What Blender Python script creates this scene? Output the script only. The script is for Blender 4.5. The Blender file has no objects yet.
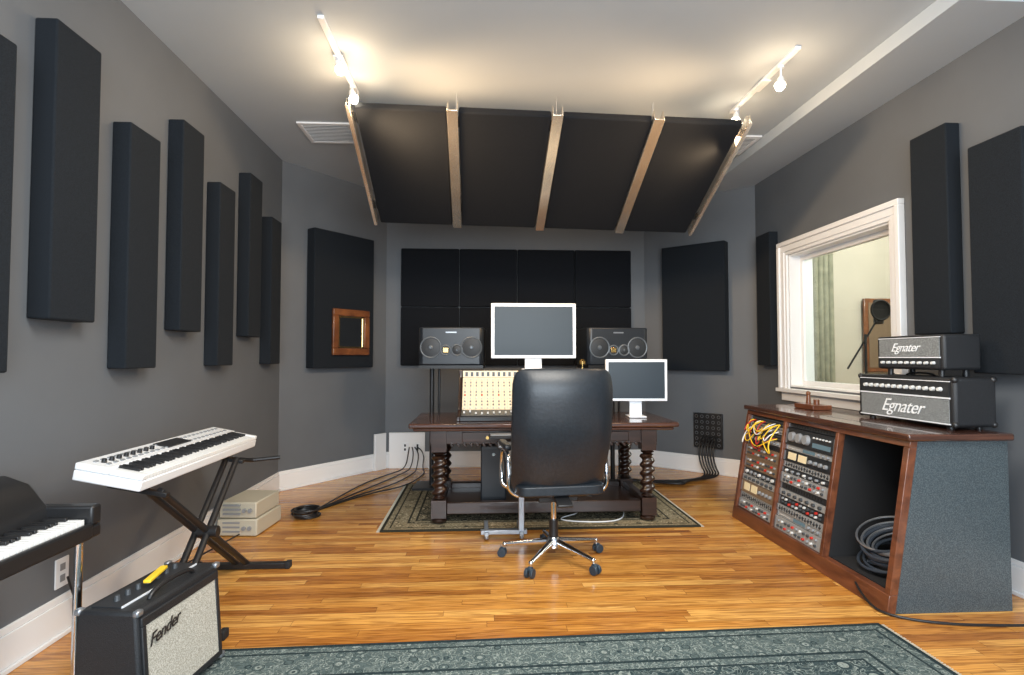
import bpy, bmesh, math, random
from mathutils import Vector, Matrix, Euler
random.seed(4)
D=bpy.data; C=bpy.context
def link(o):
    C.scene.collection.objects.link(o); return o
# ------------------------------------------------ materials
def base(name):
    m=D.materials.new(name); m.use_nodes=True
    nt=m.node_tree; b=nt.nodes['Principled BSDF']; return m,nt,b
def mat(name,col,rough=.5,metal=0,nscale=0,namt=.15,bump=0,emit=0,ecol=None,coat=0,spec=None,sheen=0):
    m,nt,b=base(name)
    b.inputs['Base Color'].default_value=(*col,1); b.inputs['Roughness'].default_value=rough
    b.inputs['Metallic'].default_value=metal
    if coat: b.inputs['Coat Weight'].default_value=coat
    if sheen: b.inputs['Sheen Weight'].default_value=sheen; b.inputs['Sheen Roughness'].default_value=.5
    if spec is not None: b.inputs['Specular IOR Level'].default_value=spec
    if emit:
        b.inputs['Emission Color'].default_value=(*(ecol or col),1); b.inputs['Emission Strength'].default_value=emit
    if nscale:
        tc=nt.nodes.new('ShaderNodeTexCoord'); n=nt.nodes.new('ShaderNodeTexNoise')
        n.inputs['Scale'].default_value=nscale; n.inputs['Detail'].default_value=4
        nt.links.new(tc.outputs['Object'],n.inputs['Vector'])
        r=nt.nodes.new('ShaderNodeValToRGB'); r.color_ramp.elements[0].position=.3; r.color_ramp.elements[1].position=.7
        r.color_ramp.elements[0].color=(*[c*(1-namt) for c in col],1); r.color_ramp.elements[1].color=(*[min(1,c*(1+namt)) for c in col],1)
        nt.links.new(n.outputs['Fac'],r.inputs['Fac']); nt.links.new(r.outputs['Color'],b.inputs['Base Color'])
        if bump:
            bp=nt.nodes.new('ShaderNodeBump'); bp.inputs['Strength'].default_value=bump; bp.inputs['Distance'].default_value=.003
            nt.links.new(n.outputs['Fac'],bp.inputs['Height']); nt.links.new(bp.outputs['Normal'],b.inputs['Normal'])
    return m
def woodmat(name,c1,c2,scale=(2,30,30),rough=.35,coat=0):
    m,nt,b=base(name)
    tc=nt.nodes.new('ShaderNodeTexCoord'); mp=nt.nodes.new('ShaderNodeMapping'); mp.inputs['Scale'].default_value=scale
    n=nt.nodes.new('ShaderNodeTexNoise'); n.inputs['Scale'].default_value=1; n.inputs['Detail'].default_value=6; n.inputs['Distortion'].default_value=.6
    r=nt.nodes.new('ShaderNodeValToRGB'); r.color_ramp.elements[0].position=.3; r.color_ramp.elements[1].position=.72
    r.color_ramp.elements[0].color=(*c1,1); r.color_ramp.elements[1].color=(*c2,1)
    nt.links.new(tc.outputs['Object'],mp.inputs['Vector']); nt.links.new(mp.outputs[0],n.inputs['Vector'])
    nt.links.new(n.outputs['Fac'],r.inputs['Fac']); nt.links.new(r.outputs['Color'],b.inputs['Base Color'])
    b.inputs['Roughness'].default_value=rough; b.inputs['Coat Weight'].default_value=coat
    return m
def mathf(nt):
    def M(op,a,bb=None):
        k=nt.nodes.new('ShaderNodeMath'); k.operation=op
        for i,v in enumerate((a,bb)):
            if v is None: continue
            if isinstance(v,(int,float)): k.inputs[i].default_value=v
            else: nt.links.new(v,k.inputs[i])
        return k.outputs[0]
    return M
def floormat():
    m,nt,b=base('oak_floorboards'); N=nt.nodes; L=nt.links; M=mathf(nt)
    pw,pl=.060,.95
    tc=N.new('ShaderNodeTexCoord'); sp=N.new('ShaderNodeSeparateXYZ'); L.new(tc.outputs['Object'],sp.inputs[0])
    yv=M('DIVIDE',sp.outputs[1],pw); row=M('FLOOR',yv); fy=M('FRACT',yv)
    w1=N.new('ShaderNodeTexWhiteNoise'); w1.noise_dimensions='1D'; L.new(row,w1.inputs['W'])
    xv=M('ADD',M('DIVIDE',sp.outputs[0],pl),M('MULTIPLY',w1.outputs['Value'],7.3)); col=M('FLOOR',xv); fx_=M('FRACT',xv)
    cb=N.new('ShaderNodeCombineXYZ'); L.new(col,cb.inputs[0]); L.new(row,cb.inputs[1])
    w2=N.new('ShaderNodeTexWhiteNoise'); w2.noise_dimensions='3D'; L.new(cb.outputs[0],w2.inputs['Vector'])
    r=N.new('ShaderNodeValToRGB'); els=[(0,(.40,.150,.028)),(.3,(.56,.235,.044)),(.6,(.68,.315,.066)),(1,(.80,.43,.115))]
    while len(r.color_ramp.elements)<4: r.color_ramp.elements.new(.5)
    for e,(p,c) in zip(r.color_ramp.elements,els): e.position=p; e.color=(*c,1)
    L.new(w2.outputs['Value'],r.inputs['Fac'])
    off=N.new('ShaderNodeCombineXYZ'); L.new(M('MULTIPLY',w2.outputs['Value'],37.),off.inputs[2])
    ad=N.new('ShaderNodeVectorMath'); ad.operation='ADD'; L.new(tc.outputs['Object'],ad.inputs[0]); L.new(off.outputs[0],ad.inputs[1])
    mp=N.new('ShaderNodeMapping'); mp.inputs['Scale'].default_value=(3.0,48,1); L.new(ad.outputs[0],mp.inputs['Vector'])
    n=N.new('ShaderNodeTexNoise'); n.inputs['Scale'].default_value=1; n.inputs['Detail'].default_value=7; n.inputs['Distortion'].default_value=1.8
    L.new(mp.outputs[0],n.inputs['Vector'])
    g=N.new('ShaderNodeValToRGB'); g.color_ramp.elements[0].position=.36; g.color_ramp.elements[1].position=.58
    g.color_ramp.elements[0].color=(.44,.34,.25,1); g.color_ramp.elements[1].color=(1,1,1,1)
    L.new(n.outputs['Fac'],g.inputs['Fac'])
    mx=N.new('ShaderNodeMix'); mx.data_type='RGBA'; mx.blend_type='MULTIPLY'; mx.inputs['Factor'].default_value=.88
    L.new(r.outputs['Color'],mx.inputs['A']); L.new(g.outputs['Color'],mx.inputs['B'])
    gap=M('MAXIMUM',M('LESS_THAN',fy,.035),M('LESS_THAN',fx_,.0025))
    m2=N.new('ShaderNodeMix'); m2.data_type='RGBA'; L.new(M('MULTIPLY',gap,.7),m2.inputs['Factor']); L.new(mx.outputs['Result'],m2.inputs['A']); m2.inputs['B'].default_value=(.10,.04,.013,1)
    L.new(m2.outputs['Result'],b.inputs['Base Color'])
    b.inputs['Roughness'].default_value=.27; b.inputs['Coat Weight'].default_value=.2; b.inputs['Coat Roughness'].default_value=.15
    bp=N.new('ShaderNodeBump'); bp.inputs['Strength'].default_value=.25; bp.inputs['Distance'].default_value=.002; bp.invert=True
    L.new(gap,bp.inputs['Height']); L.new(bp.outputs['Normal'],b.inputs['Normal'])
    return m
def rugmat(name,hx,hy,dark,mid,light,sc=7,bw=.3):
    m,nt,b=base(name); N=nt.nodes; L=nt.links; M=mathf(nt)
    tc=N.new('ShaderNodeTexCoord'); sp=N.new('ShaderNodeSeparateXYZ'); L.new(tc.outputs['Object'],sp.inputs[0])
    ax=M('ABSOLUTE',sp.outputs[0]); ay=M('ABSOLUTE',sp.outputs[1])
    d=M('MINIMUM',M('SUBTRACT',hx,ax),M('SUBTRACT',hy,ay))
    def ramp(fac,els,inter='CONSTANT'):
        r=N.new('ShaderNodeValToRGB'); r.color_ramp.interpolation=inter
        while len(r.color_ramp.elements)<len(els): r.color_ramp.elements.new(.5)
        for e,(p,c) in zip(r.color_ramp.elements,els): e.position=p; e.color=(*c,1)
        L.new(fac,r.inputs['Fac']); return r.outputs['Color']
    def mixc(f,A,B,op='MIX'):
        k=N.new('ShaderNodeMix'); k.data_type='RGBA'; k.blend_type=op
        for nm,v in (('Factor',f),('A',A),('B',B)):
            if isinstance(v,(int,float)): k.inputs[nm].default_value=v
            elif isinstance(v,tuple): k.inputs[nm].default_value=(*v,1)
            else: L.new(v,k.inputs[nm])
        return k.outputs['Result']
    cb=N.new('ShaderNodeCombineXYZ'); L.new(ax,cb.inputs[0]); L.new(ay,cb.inputs[1])
    z=(0,0,0); w=(1,1,1)
    def vine(vec,s,lo_,hi_):
        n=N.new('ShaderNodeTexNoise'); n.inputs['Scale'].default_value=s; n.inputs['Detail'].default_value=1.5; n.inputs['Distortion'].default_value=1.5; L.new(vec,n.inputs['Vector'])
        return ramp(n.outputs['Fac'],[(0,z),(lo_,w),(hi_,z),(hi_+.07,w),(hi_+.09,z)])
    def flower(vec,s,rnd,c0,c1,c2):
        v=N.new('ShaderNodeTexVoronoi'); v.inputs['Scale'].default_value=s; v.inputs['Randomness'].default_value=rnd; L.new(vec,v.inputs['Vector'])
        col=ramp(v.outputs['Distance'],[(0,c0),(.10,c1),(.20,c2),(.30,c0)]); msk=ramp(v.outputs['Distance'],[(0,w),(.34,z)]); return col,msk
    bg=dark
    c=mixc(vine(cb.outputs[0],sc*1.6,.44,.475),bg,light)
    c=mixc(vine(cb.outputs[0],sc*2.6,.40,.43),c,mid)
    fc,fm=flower(cb.outputs[0],sc,.85,mid,light,dark); c=mixc(fm,c,fc)
    fc,fm=flower(cb.outputs[0],sc*2.3,1,light,dark,mid); c=mixc(M('MULTIPLY',fm,.75),c,fc)
    e=mixc(vine(cb.outputs[0],sc*2.4,.43,.48),mid,light)
    fc,fm=flower(cb.outputs[0],sc*1.6,.55,dark,light,mid); e=mixc(fm,e,fc)
    c=mixc(ramp(d,[(0,w),(bw,z)]),c,e)
    ln=ramp(d,[(0,w),(.02,z),(.055,w),(.07,z),(bw-.07,w),(bw-.055,z),(bw-.014,w),(bw,z)])
    c=mixc(ln,c,tuple(q*.7 for q in dark))
    nn=N.new('ShaderNodeTexNoise'); nn.inputs['Scale'].default_value=140; L.new(tc.outputs['Object'],nn.inputs['Vector'])
    c=mixc(1.0,c,ramp(nn.outputs['Fac'],[(.3,(.6,.6,.6)),(.7,(1.2,1.2,1.2))],'LINEAR'),'MULTIPLY')
    L.new(c,b.inputs['Base Color']); b.inputs['Roughness'].default_value=.95; b.inputs['Specular IOR Level'].default_value=.1
    return m
def specklemat(name,c1,c2,scale=220,rough=.4):
    m,nt,b=base(name); N=nt.nodes; L=nt.links
    tc=N.new('ShaderNodeTexCoord'); n=N.new('ShaderNodeTexNoise'); n.inputs['Scale'].default_value=scale; n.inputs['Detail'].default_value=2
    r=N.new('ShaderNodeValToRGB'); r.color_ramp.elements[0].position=.42; r.color_ramp.elements[1].position=.62
    r.color_ramp.elements[0].color=(*c1,1); r.color_ramp.elements[1].color=(*c2,1)
    L.new(tc.outputs['Object'],n.inputs['Vector']); L.new(n.outputs['Fac'],r.inputs['Fac']); L.new(r.outputs['Color'],b.inputs['Base Color'])
    b.inputs['Roughness'].default_value=rough; return m

M_wall=mat('grey_wall_paint',(.118,.127,.138),.6,nscale=3,namt=.04)
M_ceil=mat('ceiling_paint',(.47,.51,.54),.8,nscale=2,namt=.02)
M_trim=mat('white_trim_paint',(.80,.80,.80),.35)
M_fab=mat('black_acoustic_fabric',(.0075,.009,.012),.9,nscale=350,namt=.5,bump=.3,spec=.15,sheen=.02)
M_fabl=mat('charcoal_acoustic_fabric',(.010,.013,.017),.9,nscale=350,namt=.5,bump=.3,spec=.2,sheen=.02)
M_slat=mat('brushed_metal_slat',(.84,.78,.70),.25,metal=.9,nscale=6,namt=.08)
M_floor=floormat()
M_dwood=woodmat('dark_carved_wood',(.008,.004,.003),(.035,.014,.008),rough=.3,coat=.3)
M_topw=woodmat('dark_walnut_top',(.030,.012,.008),(.10,.040,.024),(3,3,30),.25,.5)
M_redw=woodmat('red_mahogany',(.08,.025,.012),(.20,.066,.028),(20,3,20),.35,.3)
M_frame=woodmat('mirror_frame_wood',(.10,.03,.012),(.25,.09,.03),(8,8,8),.35,.3)
M_blk=mat('black_plastic',(.012,.012,.013),.4)
M_blkm=mat('black_matte',(.01,.01,.011),.8)
M_leather=mat('black_leather',(.012,.016,.021),.38,nscale=60,namt=.2,bump=.25)
M_tolex=mat('black_tolex',(.012,.013,.015),.5,nscale=250,namt=.4,bump=.6)
M_chrome=mat('chrome',(.75,.77,.8),.12,metal=1)
M_steel=mat('steel_grey',(.35,.37,.4),.35,metal=.8)
M_surr=mat('driver_surround',(.13,.15,.17),.4,metal=.3)
M_silv=mat('silver_bezel',(.78,.80,.83),.3,metal=.1)
M_scr=mat('dark_lcd_screen',(.022,.032,.042),.3,spec=.25)
M_white=mat('white_plastic',(.80,.81,.82),.35)
M_key=mat('ivory_keys',(.82,.82,.8),.2)
M_cream=mat('cream_console_panel',(.76,.66,.48),.45)
M_knobw=mat('pale_knob',(.62,.62,.60),.4)
M_knobg=mat('grey_knob',(.25,.26,.27),.4)
M_knobd=mat('dark_knob',(.05,.055,.06),.4)
M_red=mat('red_plastic',(.5,.03,.02),.4); M_yel=mat('yellow_cable',(.85,.55,.03),.45)
M_lap=specklemat('speckled_laminate',(.032,.045,.053),(.09,.115,.125))
M_grille=specklemat('silver_grille_cloth',(.30,.28,.23),(.56,.53,.46),260,.8)
M_ggrille=specklemat('grey_grille_cloth',(.12,.13,.13),(.26,.27,.27),260,.7)
M_beige=mat('beige_box',(.50,.46,.36),.5)
M_bulb=mat('glowing_bulb',(1,.85,.6),.5,emit=60,ecol=(1,.86,.62))
M_mirror=mat('mirror_glass',(.8,.8,.8),.03,metal=1)
M_tan=mat('tan_booth_wall',(.56,.52,.44),.8,nscale=3,namt=.05)
M_olive=mat('olive_curtain',(.27,.27,.20),.9,nscale=12,namt=.2)
M_brass=mat('brass',(.75,.5,.18),.25,metal=1)
M_cone=mat('speaker_cone',(.02,.023,.027),.5); M_spk=mat('speaker_baffle',(.017,.021,.027),.35)
M_tang=mat('tan_gear_face',(.20,.14,.09),.45); M_gearb=mat('black_gear_face',(.02,.022,.025),.4)
M_gearg=mat('silver_gear_face',(.38,.39,.39),.4,metal=.3); M_lcd=mat('small_display',(.08,.12,.14),.25,emit=.15,ecol=(.3,.5,.6))
M_vu=mat('vu_meter_face',(.75,.65,.42),.4,emit=.1)
M_cab=mat('cable_rubber',(.035,.045,.06),.35)
def glassmat():
    m,nt,b=base('window_glass')
    N=nt.nodes; t=N.new('ShaderNodeBsdfTransparent'); t.inputs[0].default_value=(.92,.96,.95,1); g=N.new('ShaderNodeBsdfGlossy'); g.inputs['Roughness'].default_value=.01
    mx=N.new('ShaderNodeMixShader'); mx.inputs[0].default_value=.06
    nt.links.new(t.outputs[0],mx.inputs[1]); nt.links.new(g.outputs[0],mx.inputs[2]); nt.links.new(mx.outputs[0],N['Material Output'].inputs['Surface']); return m
M_glass=glassmat()
# ------------------------------------------------ geometry helpers
def E(name,loc=(0,0,0),rz=0,rot=None):
    e=D.objects.new(name,None); e.empty_display_size=.1; e.location=loc
    e.rotation_euler=rot if rot else (0,0,math.radians(rz)); return link(e)
class P:
    def __init__(s): s.bm=bmesh.new()
    def box(s,c,sz,rot=(0,0,0)):
        m=Matrix.Translation(c)@Euler(rot).to_matrix().to_4x4()@Matrix.Diagonal((*sz,1))
        bmesh.ops.create_cube(s.bm,size=1,matrix=m); return s
    def bb(s,x0,x1,y0,y1,z0,z1): return s.box(((x0+x1)/2,(y0+y1)/2,(z0+z1)/2),(x1-x0,y1-y0,z1-z0))
    def cyl(s,p,q,r,r2=None,seg=16):
        p=Vector(p);q=Vector(q);d=q-p
        m=Matrix.Translation((p+q)/2)@d.to_track_quat('Z','Y').to_matrix().to_4x4()
        bmesh.ops.create_cone(s.bm,cap_ends=True,segments=seg,radius1=r,radius2=r if r2 is None else r2,depth=d.length,matrix=m); return s
    def sph(s,c,r,sc=(1,1,1),seg=16):
        bmesh.ops.create_uvsphere(s.bm,u_segments=seg,v_segments=seg//2+2,radius=r,matrix=Matrix.Translation(c)@Matrix.Diagonal((*sc,1))); return s
    def torus(s,c,R,r,axis='Z',seg=32,ms=8,sc=(1,1,1),rot=None):
        R_={'Z':Matrix.Identity(4),'Y':Matrix.Rotation(math.pi/2,4,'X'),'X':Matrix.Rotation(math.pi/2,4,'Y')}[axis]
        if rot: R_=Euler(rot).to_matrix().to_4x4()
        m=Matrix.Translation(c)@R_@Matrix.Diagonal((*sc,1)); vs=[]
        for i in range(seg):
            a=2*math.pi*i/seg; row=[]
            for j in range(ms):
                b=2*math.pi*j/ms
                row.append(s.bm.verts.new(m@Vector(((R+r*math.cos(b))*math.cos(a),(R+r*math.cos(b))*math.sin(a),r*math.sin(b)))))
            vs.append(row)
        for i in range(seg):
            for j in range(ms): s.bm.faces.new((vs[i][j],vs[(i+1)%seg][j],vs[(i+1)%seg][(j+1)%ms],vs[i][(j+1)%ms]))
        return s
    def lathe(s,prof,c=(0,0,0),seg=20,fn=None):
        rows=[]
        for r,z in prof:
            row=[]
            for i in range(seg):
                a=2*math.pi*i/seg; rr=r if fn is None else fn(r,z,a)
                row.append(s.bm.verts.new((c[0]+rr*math.cos(a),c[1]+rr*math.sin(a),c[2]+z)))
            rows.append(row)
        for k in range(len(rows)-1):
            for i in range(seg): s.bm.faces.new((rows[k][i],rows[k][(i+1)%seg],rows[k+1][(i+1)%seg],rows[k+1][i]))
        s.bm.faces.new(rows[0][::-1]); s.bm.faces.new(rows[-1]); return s
    def ext(s,pts,vec):
        a=[s.bm.verts.new(p) for p in pts]; b=[s.bm.verts.new(Vector(p)+Vector(vec)) for p in pts]; n=len(a)
        s.bm.faces.new(a[::-1]); s.bm.faces.new(b)
        for i in range(n): s.bm.faces.new((a[i],a[(i+1)%n],b[(i+1)%n],b[i]))
        return s
    def make(s,name,m,parent=None,bevel=0,smooth=True,loc=(0,0,0),rz=0,rot=None,seg=2,subsurf=0):
        bmesh.ops.recalc_face_normals(s.bm,faces=s.bm.faces)
        for f in s.bm.faces: f.smooth=smooth
        for e in s.bm.edges:
            if len(e.link_faces)==2 and e.calc_face_angle(0)>math.radians(38): e.smooth=False
            if subsurf: e.smooth=True
        me=D.meshes.new(name); s.bm.to_mesh(me); s.bm.free(); me.materials.append(m)
        o=link(D.objects.new(name,me)); o.location=loc; o.rotation_euler=rot if rot else (0,0,math.radians(rz))
        if parent: o.parent=parent
        if bevel:
            b=o.modifiers.new('bevel','BEVEL'); b.width=bevel; b.segments=seg; b.limit_method='ANGLE'
        if subsurf:
            u=o.modifiers.new('sub','SUBSURF'); u.levels=u.render_levels=subsurf
        return o
def tube(name,pts,r,m,parent=None,cyclic=False,smooth=True):
    cu=D.curves.new(name,'CURVE'); cu.dimensions='3D'; cu.bevel_depth=r; cu.bevel_resolution=3; cu.resolution_u=8; cu.use_fill_caps=True
    sp=cu.splines.new('NURBS' if smooth else 'POLY'); sp.points.add(len(pts)-1)
    for a,b in zip(sp.points,pts): a.co=(*b,1)
    if smooth: sp.order_u=3; sp.use_endpoint_u=not cyclic
    sp.use_cyclic_u=cyclic
    cu.materials.append(m); o=link(D.objects.new(name,cu))
    if parent: o.parent=parent
    return o
def text(name,st,size,loc,m,parent,rot=(math.pi/2,0,0),shear=.5):
    cu=D.curves.new(name,'FONT'); cu.body=st; cu.size=size; cu.extrude=.0012; cu.shear=shear; cu.align_x='CENTER'; cu.align_y='CENTER'; cu.space_character=.94
    cu.materials.append(m); o=link(D.objects.new(name,cu)); o.location=loc; o.rotation_euler=rot; o.parent=parent; return o
# ------------------------------------------------ room
H=3.12; XL=-1.89; XR=2.83; YB=6.44; YN=-1.6
LC=(XL,5.38); LB=(-1.08,YB); RB=(1.91,YB); RC=(XR,5.60)
P().bb(-2.3,5.3,YN,6.75,-.1,0).make('floor',M_floor,smooth=False)
P().bb(-2.3,5.3,YN,6.75,H,H+.12).make('ceiling',M_ceil,smooth=False)
P().bb(XL-.15,XL,YN,5.38,0,H).make('wall_left',M_wall)
P().bb(-1.2,2.05,YB,YB+.15,0,H).make('wall_back',M_wall)
P().ext([(*LC,0),(*LB,0),(LB[0]-.1,LB[1]+.15,0),(LC[0]-.15,LC[1],0)],(0,0,H)).make('wall_back_left',M_wall)
P().ext([(*RB,0),(*RC,0),(RC[0]+.15,RC[1],0),(RB[0]+.1,RB[1]+.15,0)],(0,0,H)).make('wall_back_right',M_wall)
WY0,WY1,WZ0,WZ1=3.69,4.99,.98,2.19
w=P(); w.bb(XR,XR+.2,YN,WY0,0,H).bb(XR,XR+.2,WY1,5.62,0,H).bb(XR,XR+.2,WY0,WY1,0,WZ0).bb(XR,XR+.2,WY0,WY1,WZ1,H)
w.make('wall_right',M_wall)
P().bb(2.38,XR,2.6,6.0,3.03,H-.001).make('ceiling_soffit',M_ceil)
def bboard(name,p,q,n,h=.18):
    p=Vector(p);q=Vector(q);n=Vector(n).normalized()
    b=P()
    def strip(t,z0,z1):
        a=[p,q,q+n*t,p+n*t]; b.ext([(v.x,v.y,z0) for v in a],(0,0,z1-z0))
    strip(.018,0.02,h-.03); strip(.012,h-.03,h); strip(.03,0,.02)
    b.make(name,M_trim,bevel=.003)
bboard('baseboard_left',(XL,YN),LC,(1,0))
bboard('baseboard_back_left',LC,LB,(.795,-.607))
bboard('baseboard_back',LB,RB,(0,-1))
bboard('baseboard_back_right',RB,RC,(-.674,-.738))
bboard('baseboard_right',(XR,YN),RC,(-1,0))
# window
wn=E('window_1',(XR,(WY0+WY1)/2,0)); hy=(WY1-WY0)/2
c=P(); cw=.115
def casing(k,x0,x1,o0,o1,zb):
    k.bb(x0,x1,-hy-o1,-hy-o0,zb,WZ1+o0).bb(x0,x1,hy+o0,hy+o1,zb,WZ1+o0).bb(x0,x1,-hy-o1,hy+o1,WZ1+o0,WZ1+o1)
casing(c,-.022,0,.0,.03,WZ0-.015); casing(c,-.032,0,.03,.085,WZ0-.015); casing(c,-.048,0,.085,cw+.01,WZ0-.015)
c.bb(-.065,0,-hy-cw-.03,hy+cw+.03,WZ0-.05,WZ0-.015).bb(-.022,0,-hy-cw,hy+cw,WZ0-.13,WZ0-.05)
c.make('casing',M_trim,wn,bevel=.004)
c=P(); c.bb(0,.22,-hy,-hy+.015,WZ0,WZ1).bb(0,.22,hy-.015,hy,WZ0,WZ1).bb(0,.22,-hy+.015,hy-.015,WZ0,WZ0+.015).bb(0,.22,-hy+.015,hy-.015,WZ1-.015,WZ1)
c.bb(.10,.15,-hy+.015,-hy+.055,WZ0+.015,WZ1-.015).bb(.10,.15,hy-.055,hy-.015,WZ0+.015,WZ1-.015).bb(.10,.15,-hy+.055,hy-.055,WZ0+.015,WZ0+.055).bb(.10,.15,-hy+.055,hy-.055,WZ1-.055,WZ1-.015)
c.make('jamb',M_trim,wn)
P().bb(.115,.121,-hy+.05,hy-.05,WZ0+.05,WZ1-.05).make('glass',M_glass,wn)
# booth behind the window
P().bb(XR+.2,5.3,6.2,6.35,0,H).make('wall_booth_back',M_tan)
P().bb(5.15,5.3,2.4,6.2,0,H).make('wall_booth_right',M_tan)
P().bb(XR+.2,5.15,2.4,2.52,0,H).make('wall_booth_front',M_tan)
cu=E('booth_curtain',(3.60,6.1,0)); k=P()
for i in range(13): k.cyl((-.38+i*.06,0,.05),(-.38+i*.06,0,2.6),.036,seg=10)
k.make('folds',M_olive,cu)
P().cyl((-.46,0,2.62),(.46,0,2.62),.012).make('rod',M_blk,cu)
bp=E('booth_acoustic_board',(4.66,6.17,1.50)); P().bb(-.30,.26,-.03,0,-.42,.42).make('frame',M_frame,bp,bevel=.01); P().bb(-.25,.21,-.036,-.03,-.37,.37).make('cloth',M_tang,bp)
ms=E('microphone_stand',(3.36,4.72,0))
k=P(); k.cyl((0,0,.02),(0,0,1.45),.011).cyl((-.20,-.05,1.15),(.16,.05,1.60),.008).cyl((0,0,0),(0,0,.03),.13,seg=24); k.make('stand',M_blk,ms)
P().cyl((.16,.05,1.54),(.16,.05,1.76),.04).make('microphone',M_blk,ms,bevel=.014)
P().torus((.13,-.02,1.66),.085,.009,'Y').cyl((.13,-.022,1.66),(.13,-.018,1.66),.085).make('pop_filter',M_blkm,ms)
# ------------------------------------------------ acoustic panels
def panel(x0,x1,y0,y1,z0,z1,m=M_fabl):
    cx,cy,cz=(x0+x1)/2,(y0+y1)/2,(z0+z1)/2
    P().bb(x0-cx,x1-cx,y0-cy,y1-cy,z0-cz,z1-cz).make('acoustic_panel',m,loc=(cx,cy,cz),bevel=.008)
lo=(1.19,2.46); hi=(1.41,2.69)
for (a,b,z) in ((1.97,2.235,lo),(2.43,2.71,hi),(2.94,3.21,lo),(3.445,3.70,hi),(3.93,4.17,lo),(4.43,4.67,hi),(4.89,5.12,lo)):
    panel(XL+.001,XL+.095,a,b,*z)
panel(XR-.09,XR-.001,5.16,5.42,1.17,2.45); panel(XR-.09,XR-.001,3.12,3.40,1.39,2.64); panel(XR-.09,XR-.001,2.66,2.98,1.16,2.43)
al=math.atan2(1.06,.81)
def along(p,d,t,n,o): return (p[0]+d[0]*t+n[0]*o,p[1]+d[1]*t+n[1]*o)
dL=(.607,.795); nL=(.795,-.607); dR=(.738,-.674); nR=(-.674,-.738)
c=along(LC,dL,.66,nL,.063); P().box((0,0,0),(.76,.12,1.38)).make('acoustic_panel',M_fabl,loc=(*c,1.83),rot=(0,0,al),bevel=.01)
c=along(RB,dR,.62,nR,.063); P().box((0,0,0),(.70,.12,1.37)).make('acoustic_panel',M_fabl,loc=(*c,1.79),rot=(0,0,math.atan2(-.674,.738)),bevel=.01)
g=E('acoustic_panel_array',(.415,YB-.0315,1.82)); k=P()
for i in range(4):
    for j in range(2): k.box((-.9945+i*.663,0,-.335+j*.67),(.655,.06,.662))
k.make('panels',M_fab,g,bevel=.012)
c=along(LC,dL,.72,nL,.142); mr=E('framed_mirror',(*c,1.505),rot=(0,0,al)); k=P(); W=.235
k.bb(-W,W,-.018,.015,-W,-W+.07).bb(-W,W,-.018,.015,W-.07,W).bb(-W,-W+.07,-.018,.015,-W+.07,W-.07).bb(W-.07,W,-.018,.015,-W+.07,W-.07)
k.make('frame',M_frame,mr,bevel=.008)
P().bb(-W+.06,W-.06,0,.01,-W+.06,W-.06).make('mirror',M_mirror,mr)
k=P(); i=W-.075
k.bb(-i,i,-.006,.0,-i,-i+.012).bb(-i,i,-.006,0,i-.012,i).bb(-i,-i+.012,-.006,0,-i,i).bb(i-.012,i,-.006,0,-i,i); k.make('inner_lip',M_brass,mr)
# ------------------------------------------------ ceiling cloud
tilt=math.atan2(.53,1.10); CX,CY,CZ=.485,4.38,2.685
cl=E('ceiling_acoustic_cloud',(CX,CY,CZ),rot=(-tilt,math.radians(1.2),0))
xs=[-1.40,-.69,.04,.755,1.405]
k=P()
for i in range(4): k.bb(xs[i]+.042,xs[i+1]-.042,-.61,.61,-.03,.03)
k.make('fabric_panels',M_fab,cl,bevel=.012)
k=P()
for i,x in enumerate(xs):
    wd=.037 if 0<i<4 else .014
    k.bb(x-wd,x+wd,-.635,.625,-.045,-.033)
    k.bb(x-wd,x-wd+.008,-.635,.625,-.033,.045).bb(x+wd-.008,x+wd,-.635,.625,-.033,.045)
k.make('slats',M_slat,cl,bevel=.002)
k=P(); k.bb(-1.38,1.38,-.5,-.42,.035,.06).bb(-1.38,1.38,.42,.5,.035,.06); k.make('cross_battens',M_blkm,cl)
k=P()
for x in xs:
    for y,zc in ((-.55,CZ+.55*math.sin(tilt)),(.5,CZ-.5*math.sin(tilt))):
        k.cyl((x*.97,y,.03),(x*.97,y-math.sin(tilt)*(H-zc-.03),math.cos(tilt)*(H-zc-.035)),.003,seg=6)
k.make('suspension_wires',M_steel,cl)
def vent(x,y):
    v=E('ceiling_vent',(x,y,H)); k=P(); s=.21
    k.bb(-s,s,-s,-s+.03,-.015,0).bb(-s,s,s-.03,s,-.015,0).bb(-s,-s+.03,-s+.03,s-.03,-.015,0).bb(s-.03,s,-s+.03,s-.03,-.015,0); k.make('frame',M_trim,v,bevel=.003)
    k=P()
    for i in range(12): k.box((0,-.165+i*.03,-.01),(.36,.02,.003),(.5,0,0))
    k.make('louvres',M_trim,v); P().bb(-s+.02,s-.02,-s+.02,s-.02,-.003,-.001).make('duct',M_knobg,v)
vent(-1.26,4.68); vent(2.16,4.75)
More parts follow.
